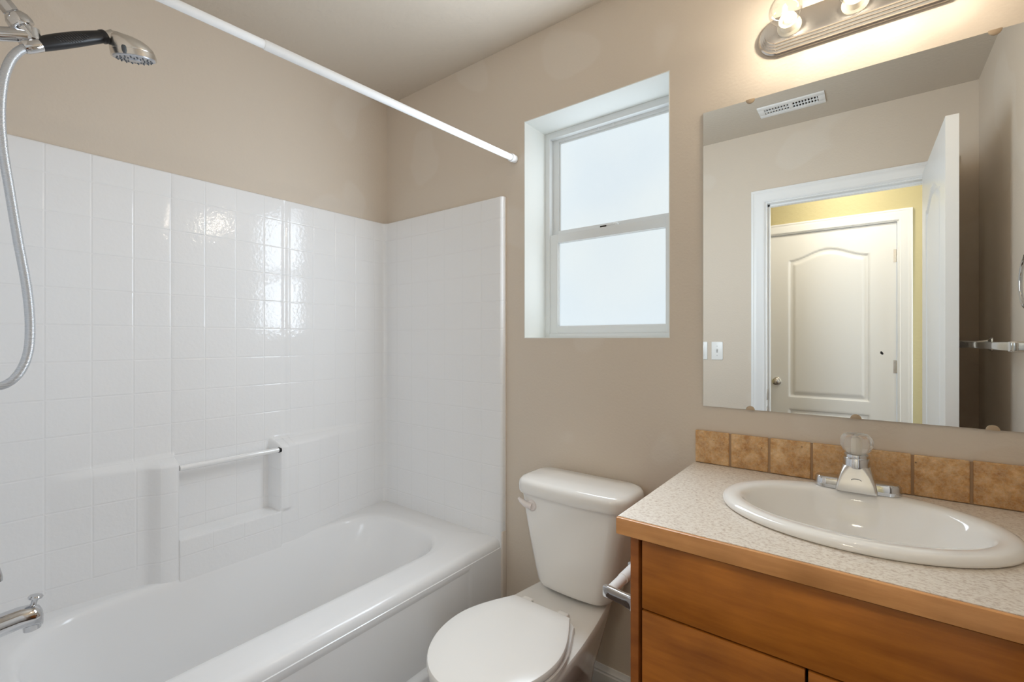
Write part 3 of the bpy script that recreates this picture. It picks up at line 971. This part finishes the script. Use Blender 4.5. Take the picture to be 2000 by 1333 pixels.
rings = [tankring(0.729, 0.210, 1.383, 1.570, 0.018, 0.045), tankring(0.731, 0.219, 1.373, 1.572, 0.020, 0.055), tankring(0.738, 0.222, 1.369, 1.573, 0.020, 0.06), tankring(0.760, 0.222, 1.369, 1.573, 0.020, 0.06), tankring(0.771, 0.219, 1.372, 1.572, 0.020, 0.06), tankring(0.779, 0.211, 1.381, 1.568, 0.020, 0.056), tankring(0.783, 0.198, 1.394, 1.56, 0.020, 0.05), tankring(0.784, 0.11, 1.45, 1.51, 0.0, 0.02)]
loft(bm, rings, True, True, True)
obj('tank_lid', bm, M['porcelain'], to, 40)
bm = B()
lathe(bm, [(0, 0.0205), (0.004, 0.0215), (0.014, 0.0205), (0.018, 0.017), (0.019, 0.0)], (-0.966, 1.388, 0.690), (0, -1, 0), 28)
tube(bm, [(-0.963, 1.371, 0.688), (-0.988, 1.366, 0.693), (-1.008, 1.368, 0.700), (-1.022, 1.372, 0.706)], [0.013, 0.0115, 0.0085, 0.005], 14)
obj('flush_handle', bm, M['flush'], to, label='pinkish white flush lever')

# ------------------------------------------------------------------ vanity
CX0, CX1, CY0, CZ = -0.450, XR - 0.001, 0.982, 0.889
vc = thing('vanity_cabinet', 'orange-brown maple vanity cabinet under the speckled counter', 'cabinet', (0.0, 1.28, 0))
bm = B()
box(bm, (-0.428, 0.998, 0.0), (-0.409, 1.583, 0.8515), 0.001)
obj('side_panel', bm, M['wood_v'], vc)
bm = B(); box(bm, (0.406, 0.998, 0.0), (0.4255, 1.583, 0.8515), 0.001)
obj('side_panel', bm, M['wood_v'], vc)
bm = B()
box(bm, (-0.409, 1.026, 0.09), (0.406, 1.034, 0.8505))
box(bm, (-0.409, 1.034, 0.09), (0.406, 1.583, 0.106))
box(bm, (-0.409, 1.06, 0.0), (0.406, 1.076, 0.09))
obj('carcass', bm, M['dark'], vc)  # coloured near-black so the gaps around the fronts look deeply shaded
bm = B(); box(bm, (-0.4010, 0.998, 0.690), (0.402, 1.017, 0.8415), 0.0018)
obj('false_drawer_front', bm, M['wood_h'], vc)
bm = B(); box(bm, (-0.4010, 0.998, 0.105), (-0.092, 1.017, 0.6855), 0.0018)
obj('door', bm, M['wood_h'], vc)
bm = B(); box(bm, (-0.087, 0.998, 0.105), (0.402, 1.017, 0.6855), 0.0018)
obj('door', bm, M['wood_h'], vc)

SCX, SCY, SRX, SRY = -0.028, 1.293, 0.268, 0.214
ct = thing('countertop', 'speckled beige laminate counter with wooden front edge', 'countertop', (0.0, 1.28, 0.852))
def rect_by_angle(x0, x1, y0, y1, z):
    angs = [2 * PI * k / 120 for k in range(120)]
    for cx_, cy_ in ((x0, y0), (x1, y0), (x1, y1), (x0, y1)):
        a = math.atan2(cy_ - SCY, cx_ - SCX) % (2 * PI)
        i = min(range(120), key=lambda q: min(abs(angs[q] - a), 2 * PI - abs(angs[q] - a)))
        angs[i] = a
    out = []
    for a in angs:
        c, s = math.cos(a), math.sin(a)
        tx = ((x1 if c > 0 else x0) - SCX) / c if abs(c) > 1e-9 else 1e9
        ty = ((y1 if s > 0 else y0) - SCY) / s if abs(s) > 1e-9 else 1e9
        q = min(tx, ty)
        out.append(Vector((SCX + c * q, SCY + s * q, z)))
    return out, angs
ro, angs = rect_by_angle(CX0, CX1, CY0 + 0.0035, YB - 0.001, CZ)
ell = lambda k, z: [Vector((SCX + SRX * k * math.cos(a), SCY + SRY * k * math.sin(a), z)) for a in angs]
bm = B()
lo_ = [Vector((p.x, p.y, 0.852)) for p in ro]
loft(bm, [ro, ell(0.92, CZ), ell(0.92, 0.852), lo_], True, wrap=True)
obj('laminate_top', bm, M['laminate'], ct, 30)
bm = B(); box(bm, (CX0 - 0.003, CY0 - 0.006, 0.8515), (CX1, CY0 + 0.0035, CZ - 0.0008), 0.0012)
obj('front_edge', bm, M['wood_edge'], ct, label='brown wood edging')
bm = B(); box(bm, (CX0 - 0.003, CY0 + 0.003, 0.8515), (CX0, YB - 0.001, CZ - 0.0008), 0.0006)
obj('end_edge', bm, M['laminate'], ct)

# backsplash: a row of tumbled stone tiles in grout
bm = B()
bx = [CX0, -0.345, -0.236, -0.1285, -0.018, 0.090, 0.199, 0.307, 0.415, XR - 0.002]
for i in range(len(bx) - 1):
    a, b_ = bx[i] + 0.003, bx[i + 1] - 0.003
    if i == 0: a = CX0
    box(bm, (a, 1.573 + random.uniform(-0.001, 0.001), CZ + 0.002), (b_, 1.584, 0.995 + random.uniform(-0.0012, 0.0012)), 0.0028, 3, 0)
box(bm, (CX0 + 0.001, 1.5765, CZ + 0.0005), (XR - 0.001, 1.5845, 0.992), 0, 1, 1)
tag(obj('backsplash', bm, [M['travertine'], M['grout']], loc=(0, 1.58, CZ)), 'row of tumbled brown stone tiles behind the sink', 'backsplash')

# sink
sk = thing('bathroom_sink', 'white oval drop-in sink set in the speckled counter', 'sink', (SCX, SCY, CZ))
bm = B()
def el(rx, ry, z, cx=SCX, cy=SCY, n=96):
    return [Vector((cx + rx * math.cos(2 * PI * k / n), cy + ry * math.sin(2 * PI * k / n), z)) for k in range(n)]
rings = [el(SRX * 0.90, SRY * 0.90, 0.8905), el(SRX * 0.985, SRY * 0.985, 0.8895), el(SRX, SRY, 0.892), el(SRX * 1.003, SRY * 1.004, 0.896), el(SRX * 0.998, SRY * 0.997, 0.901), el(SRX * 0.982, SRY * 0.978, 0.9055), el(SRX * 0.955, SRY * 0.945, 0.908), el(SRX * 0.915, SRY * 0.895, 0.9085)]
ICY = SCY - 0.004
for rx, ry, z in ((0.232, 0.163, 0.9075), (0.226, 0.157, 0.904), (0.220, 0.151, 0.897), (0.214, 0.146, 0.886), (0.206, 0.139, 0.868), (0.193, 0.129, 0.842), (0.172, 0.114, 0.815), (0.140, 0.092, 0.793), (0.098, 0.066, 0.780), (0.05, 0.04, 0.774), (0.024, 0.024, 0.7725)):
    rings.append(el(rx, ry, z, SCX, ICY))
inner = [Vector(p) for p in rings[-1]]
loft(bm, rings, True, False, True)
# underside shell
rings = [el(SRX * 0.90, SRY * 0.90, 0.8905)]
for rx, ry, z in ((0.228, 0.160, 0.887), (0.222, 0.155, 0.868), (0.208, 0.143, 0.838), (0.186, 0.126, 0.808), (0.15, 0.10, 0.784), (0.10, 0.07, 0.770), (0.04, 0.04, 0.764)):
    rings.append(el(rx, ry, z, SCX, ICY))
loft(bm, rings, True, False, True)
obj('basin', bm, M['sink_china'], sk, 50)
bm = B(); lathe(bm, [(0, 0.023), (0.002, 0.0235), (0.003, 0.020), (0.001, 0.016), (0.004, 0.014), (0.0045, 0.0)], (SCX, ICY, 0.7728), (0, 0, 1), 28)
obj('drain', bm, M['chrome'], sk)

# faucet
fa = thing('faucet', 'chrome sink faucet with clear faceted acrylic knob', 'faucet', (-0.024, 1.475, 0.908))
FX, FY, FZ = -0.024, 1.474, 0.9088
bm = B()
def stad(hl, r, y, z):
    pts = []
    for k in range(13):
        a = -PI / 2 + PI * k / 12
        pts.append(Vector((FX + hl - r + r * math.cos(a), y + r * math.sin(a), z)))
    for k in range(13):
        a = PI / 2 + PI * k / 12
        pts.append(Vector((FX - hl + r + r * math.cos(a), y + r * math.sin(a), z)))
    return pts
rings = [stad(0.090, 0.027, FY, FZ), stad(0.090, 0.027, FY, FZ + 0.004), stad(0.089, 0.0258, FY, FZ + 0.020), stad(0.085, 0.022, FY, FZ + 0.0255), stad(0.074, 0.012, FY, FZ + 0.027)]
loft(bm, rings, True, True, True)
obj('base_plate', bm, M['chrome'], fa, 40)
bm = B()
# flared body running forward into a short spout
rings = []
for z, hw, yf, yb, r in ((FZ + 0.001, 0.042, FY - 0.042, FY + 0.024, 0.006), (FZ + 0.008, 0.042, FY - 0.042, FY + 0.024, 0.006), (FZ + 0.022, 0.0395, FY - 0.038, FY + 0.024, 0.007), (FZ + 0.040, 0.0345, FY - 0.033, FY + 0.025, 0.010), (FZ + 0.054, 0.0310, FY - 0.030, FY + 0.026, 0.016), (FZ + 0.062, 0.0295, FY - 0.0285, FY + 0.026, 0.024)):
    rings.append([Vector((FX + x, y, z)) for x, y in rrect(-hw, hw, yf, yb, r, 8, 3)])
loft(bm, rings, True, True, True)
obj('spout_body', bm, M['satin'], fa, 30, label='brushed flared spout body')
bm = B(); lathe(bm, [(0.056, 0.0265), (0.058, 0.0288), (0.079, 0.0280), (0.082, 0.0262), (0.084, 0.0266), (0.090, 0.0250), (0.092, 0.018)], (FX, FY - 0.002, FZ), (0, 0, 1), 32)
obj('collar', bm, M['chrome'], fa)
bm = B()
pr = [(0.0905, 0.014), (0.092, 0.0205), (0.099, 0.0270), (0.110, 0.0322), (0.123, 0.0330), (0.134, 0.0300), (0.1405, 0.0255), (0.1385, 0.0215), (0.1372, 0.006), (0.1372, 0.0)]
n = 32
rings = []
for h_, r_ in pr:
    rings.append([Vector((FX + r_ * (1 + (0.05 if r_ > 0.026 else 0.0) * math.cos(8 * 2 * PI * k / n)) * math.cos(2 * PI * k / n), FY - 0.002 + r_ * (1 + (0.05 if r_ > 0.026 else 0.0) * math.cos(8 * 2 * PI * k / n)) * math.sin(2 * PI * k / n), FZ + h_)) for k in range(n)])
loft(bm, rings, True, True, True)
kn = obj('handle_knob', bm, M['crystal'], fa, 18, label='clear acrylic knob')
bm = B(); lathe(bm, [(0.1374, 0.005), (0.1388, 0.004), (0.1390, 0.0)], (FX, FY - 0.002, FZ), (0, 0, 1), 16)
obj('index_button', bm, M['toggle'], kn)
bm = B(); lathe(bm, [(0.092, 0.008), (0.125, 0.008), (0.128, 0.006)], (FX, FY - 0.002, FZ), (0, 0, 1), 16)
obj('stem', bm, M['socket'], kn)
bm = B()
md = Vector((0, -0.022, 0.05)).normalized()      # small oval mark on the sloping face
nrm = Vector((0, -0.85, 0.36)).normalized()
cc = Vector((FX, FY - 0.0355, FZ + 0.030))
pts = [cc + Vector((0.010 * math.cos(2 * PI * k / 24), 0, 0)) + md * (0.0045 * math.sin(2 * PI * k / 24)) for k in range(25)]
tube(bm, pts, 0.0007, 6)
obj('oval_mark', bm, M['nozzle'], fa)

# ------------------------------------------------------------------ mirror
mi_ = thing('wall_mirror', 'large frameless mirror clipped to the wall above the vanity', 'mirror', (-0.02, YB, 1.075))
MX0, MX1, MZ0, MZ1 = -0.427, 0.40, 1.0745, 2.0285
bm = B()
box(bm, (MX0, 1.5791, MZ0), (MX1, 1.5845, MZ1))
obj('backing', bm, M['mirror_edge'], mi_)
bm = B()
vs = [bm.verts.new(p) for p in ((MX0, 1.579, MZ0), (MX1, 1.579, MZ0), (MX1, 1.579, MZ1), (MX0, 1.579, MZ1))]
bm.faces.new(vs)
obj('mirror_glass', bm, M['mirror'], mi_)
for x, z, s in ((-0.288, MZ1, -1), (0.240, MZ1, -1), (-0.288, MZ0, 1), (-0.027, MZ0, 1), (0.236, MZ0, 1)):
    bm = B()
    rings = []
    for y, r in ((1.5788, 0.0125), (1.5765, 0.0122), (1.5750, 0.010)):
        rings.append([Vector((x + r * math.cos(PI * k / 16), y, z - s * 0.001 + s * r * 1.0 * math.sin(PI * k / 16))) for k in range(17)])
    loft(bm, rings, True, True, True)
    obj('clip', bm, M['clip'], mi_, label='small tan plastic clip')

# ------------------------------------------------------------------ vanity light
vl = thing('vanity_light', 'brushed nickel light bar with clear globe bulbs above the mirror', 'light fixture', (-0.028, YB, 2.19))
LC, LZ = -0.028, 2.192
STEP = [(0.0, 0.0), (0.0, 0.010), (0.004, 0.014), (0.005, 0.019), (0.0095, 0.0205), (0.0105, 0.026), (0.015, 0.0275), (0.016, 0.033), (0.0205, 0.0345), (0.022, 0.041), (0.027, 0.0425)]
HH, HL = 0.0565, 0.190
bm = B()
ring = []
prof = [(HH - i, d) for i, d in STEP]
poly = [(YB - d, LZ - h) for h, d in prof] + [(YB - d, LZ + h) for h, d in reversed(prof)]
prism(bm, poly, 0, LC - HL, LC + HL)
obj('backplate', bm, M['nickel'], vl, 25)
for s in (-1, 1):
    bm = B()
    rings = []
    for i, d in STEP:
        r = HH - 0.002 - i
        rings.append([Vector((LC + s * (HL - 0.004 + r * 0.92 * math.cos(-PI / 2 + PI * k / 24)), YB - d + 0.0004, LZ + r * math.sin(-PI / 2 + PI * k / 24))) for k in range(25)])
    loft(bm, rings, True, True, True)
    obj('end_cap', bm, M['nickel'], vl, 25)
yf_ = YB - 0.0425
for bx_ in (-0.180, -0.028, 0.124):
    bm = B()
    lathe(bm, [(-0.001, 0.031), (0.004, 0.030), (0.006, 0.025), (0.007, 0.0225), (0.034, 0.0225), (0.036, 0.019), (0.030, 0.017)], (bx_, yf_, LZ), (0, -1, 0), 28)
    sk_ = obj('socket', bm, M['socket'], vl)
    bm = B()
    pr = [(0.030, 0.0145), (0.040, 0.0150), (0.046, 0.018)]
    gc, gr = 0.082, 0.0400
    for k in range(3, 26):
        a = PI * (1 - k / 26) 
        pr.append((gc + gr * math.cos(a), gr * math.sin(a)))
    pr = [pr[0], pr[1]] + [p for p in pr[2:] if p[0] > 0.044] + [(gc + gr, 0.0)]
    lathe(bm, pr, (bx_, yf_, LZ), (0, -1, 0), 40, True, False)
    bl = obj('light_bulb', bm, M['bulb'], vl, 60, label='clear glass globe bulb')
    bm = B()
    lathe(bm, [(0.031, 0.0115), (0.050, 0.0085), (0.060, 0.004), (0.064, 0.003)], (bx_, yf_, LZ), (0, -1, 0), 20)
    obj('glass_stem', bm, M['socket'], bl)
    bm = B()
    pts = []
    for k in range(49):
        a = 2 * PI * 6 * k / 48
        pts.append((bx_ + 0.0022 * math.cos(a), yf_ - 0.074 + 0.0022 * math.sin(a), LZ - 0.012 + 0.024 * k / 48))
    tube(bm, pts, 0.0011, 6)
    obj('filament', bm, M['filament'], bl)

# ------------------------------------------------------------------ small fittings
tp = thing('toilet_paper_holder', 'chrome toilet paper holder with empty white roller on vanity side', 'toilet paper holder', (-0.43, 1.12, 0.65))
for y in (1.062, 1.215):
    bm = B()
    rings = []
    for x, hz2, hy2, zc, yc in ((-0.4279, 0.036, 0.020, 0.650, 0.0), (-0.434, 0.034, 0.018, 0.650, 0.0), (-0.442, 0.024, 0.012, 0.653, 0.0), (-0.455, 0.0165, 0.0085, 0.656, 0.0), (-0.475, 0.0145, 0.0072, 0.659, 0.0), (-0.505, 0.0145, 0.0068, 0.662, 0.0), (-0.522, 0.0145, 0.0068, 0.663, 0.0), (-0.526, 0.012, 0.005, 0.663, 0.0)):
        rings.append([Vector((x, y + p[0], zc + p[1])) for p in rrect(-hy2, hy2, -hz2, hz2, min(hy2, hz2) * 0.5, 4, 2)])
    loft(bm, rings, True, True, True)
    obj('post', bm, M['chrome'], tp, 40)
bm = B()
lathe(bm, [(0, 0.008), (0.004, 0.0125), (0.07, 0.0125), (0.0705, 0.0140), (0.136, 0.0140), (0.140, 0.008)], (-0.510, 1.0685, 0.6635), (0, 1, 0), 28)
obj('roller', bm, M['roller'], tp, label='white plastic roller')

def plate(name, x, z, label, cat, hw=0.0345, hh=0.058, rocker=False):
    t_ = thing(name, label, cat, (x, YF, z))
    bm = B(); box(bm, (x - hw, YF + 0.0003, z - hh), (x + hw, YF + 0.0065, z + hh), 0.003, 3)
    obj('cover_plate', bm, M['plate'], t_)
    if rocker:
        bm = B(); box(bm, (x - 0.017, YF + 0.006, z - 0.034), (x + 0.017, YF + 0.009, z + 0.034), 0.001)
        obj('receptacle', bm, M['plate'], t_)
    else:
        bm = B(); box(bm, (x - 0.005, YF + 0.006, z - 0.012), (x + 0.005, YF + 0.0085, z + 0.012), 0.0008)
        box(bm, (x - 0.0035, YF + 0.006, z + 0.001), (x + 0.0035, YF + 0.017, z + 0.008), 0.001)
        obj('toggle', bm, M['toggle'], t_)
    for dz in (-0.030, 0.030):
        if rocker: dz *= 1.6
        bm = B(); lathe(bm, [(0, 0.003), (0.0012, 0.0028)], (x, YF + 0.0062, z + dz), (0, 1, 0), 12)
        obj('screw', bm, M['toggle'], t_)
plate('light_switch', -0.772, 1.219, 'white toggle light switch beside the doorway in the mirror', 'light switch')
plate('wall_outlet', -0.866, 1.219, 'white outlet plate cut by the left edge of the mirror', 'outlet', rocker=True)

# ceiling register
cv = thing('ceiling_vent', 'white metal air register on the ceiling, in the mirror', 'vent', (-0.33, 0.25, ZC))
VX0, VX1, VY0, VY1 = -0.486, -0.178, 0.186, 0.322
bm = B()
fz = ZC - 0.007
ix0, ix1, iy0, iy1 = VX0 + 0.030, VX1 - 0.030, VY0 + 0.034, VY1 - 0.034
for a, b_ in (((VX0, VY0), (VX1, iy0)), ((VX0, iy1), (VX1, VY1)), ((VX0, iy0), (ix0, iy1)), ((ix1, iy0), (VX1, iy1)), (((ix0 + ix1) / 2 - 0.006, iy0), ((ix0 + ix1) / 2 + 0.006, iy1))):
    box(bm, (a[0], a[1], fz), (b_[0], b_[1], ZC - 0.0005), 0.0006)
obj('frame', bm, M['white_paint'], cv)
bm = B(); box(bm, (ix0, iy0, ZC - 0.0012), (ix1, iy1, ZC - 0.0004))
obj('duct', bm, M['dark'], cv)
bm = B()
nl = 18
for k in range(nl):
    x = ix0 + (ix1 - ix0) * (k + 0.5) / nl
    s = 1 if x < (ix0 + ix1) / 2 else -1
    prism(bm, [(x - 0.0035 - s * 0.002, fz), (x + 0.0005 - s * 0.002, fz), (x + 0.003 + s * 0.002, ZC - 0.0015), (x - 0.001 + s * 0.002, ZC - 0.0015)], 1, iy0, iy1) if False else \
        loft(bm, [[Vector((x - 0.0012 - s * 0.0025, y, fz)), Vector((x + 0.0012 - s * 0.0025, y, fz)), Vector((x + 0.0012 + s * 0.0025, y, ZC - 0.0015)), Vector((x - 0.0012 + s * 0.0025, y, ZC - 0.0015))] for y in (iy0, iy1)], True, True, True)
box(bm, (ix0, (iy0 + iy1) / 2 - 0.0015, fz - 0.0004), (ix1, (iy0 + iy1) / 2 + 0.0015, ZC - 0.001))
obj('louvres', bm, M['white_paint'], cv)

# towel bar and ring on the right wall
tb = thing('towel_bar', 'chrome towel bar on the right wall, seen in the mirror', 'towel bar', (XR, 0.84, 1.27))
TBX, TBZ = 0.330, 1.270
bm = B(); box(bm, (TBX - 0.005, 0.20, TBZ - 0.013), (TBX + 0.005, 1.26, TBZ + 0.013), 0.003, 3)
obj('bar', bm, M['chrome'], tb)
for y in (0.28, 1.22):
    bm = B()
    rings = []
    for x, hy2, hz2 in ((XR - 0.0005, 0.027, 0.030), (XR - 0.006, 0.026, 0.029), (XR - 0.014, 0.015, 0.020), (XR - 0.05, 0.012, 0.015), (TBX - 0.004, 0.013, 0.016), (TBX - 0.008, 0.011, 0.014)):
        rings.append([Vector((x, y + p[0], TBZ + p[1])) for p in rrect(-hy2, hy2, -hz2, hz2, 0.006, 4, 2)])
    loft(bm, rings, True, True, True)
    obj('post', bm, M['chrome'], tb, 40)
trg = thing('towel_ring', 'chrome towel ring at the right edge of the mirror view', 'towel ring', (XR, 1.075, 1.54))
bm = B()
pts = [(0.385, 1.075 + 0.080 * math.sin(2 * PI * k / 48), 1.468 + 0.080 * math.cos(2 * PI * k / 48)) for k in range(49)]
tube(bm, pts, 0.005, 14)
obj('ring', bm, M['chrome'], trg)
bm = B(); lathe(bm, [(0, 0.026), (0.005, 0.025), (0.010, 0.014), (0.044, 0.011), (0.049, 0.008)], (XR - 0.0005, 1.075, 1.545), (-1, 0, -0.04), 28)
obj('post', bm, M['chrome'], trg)
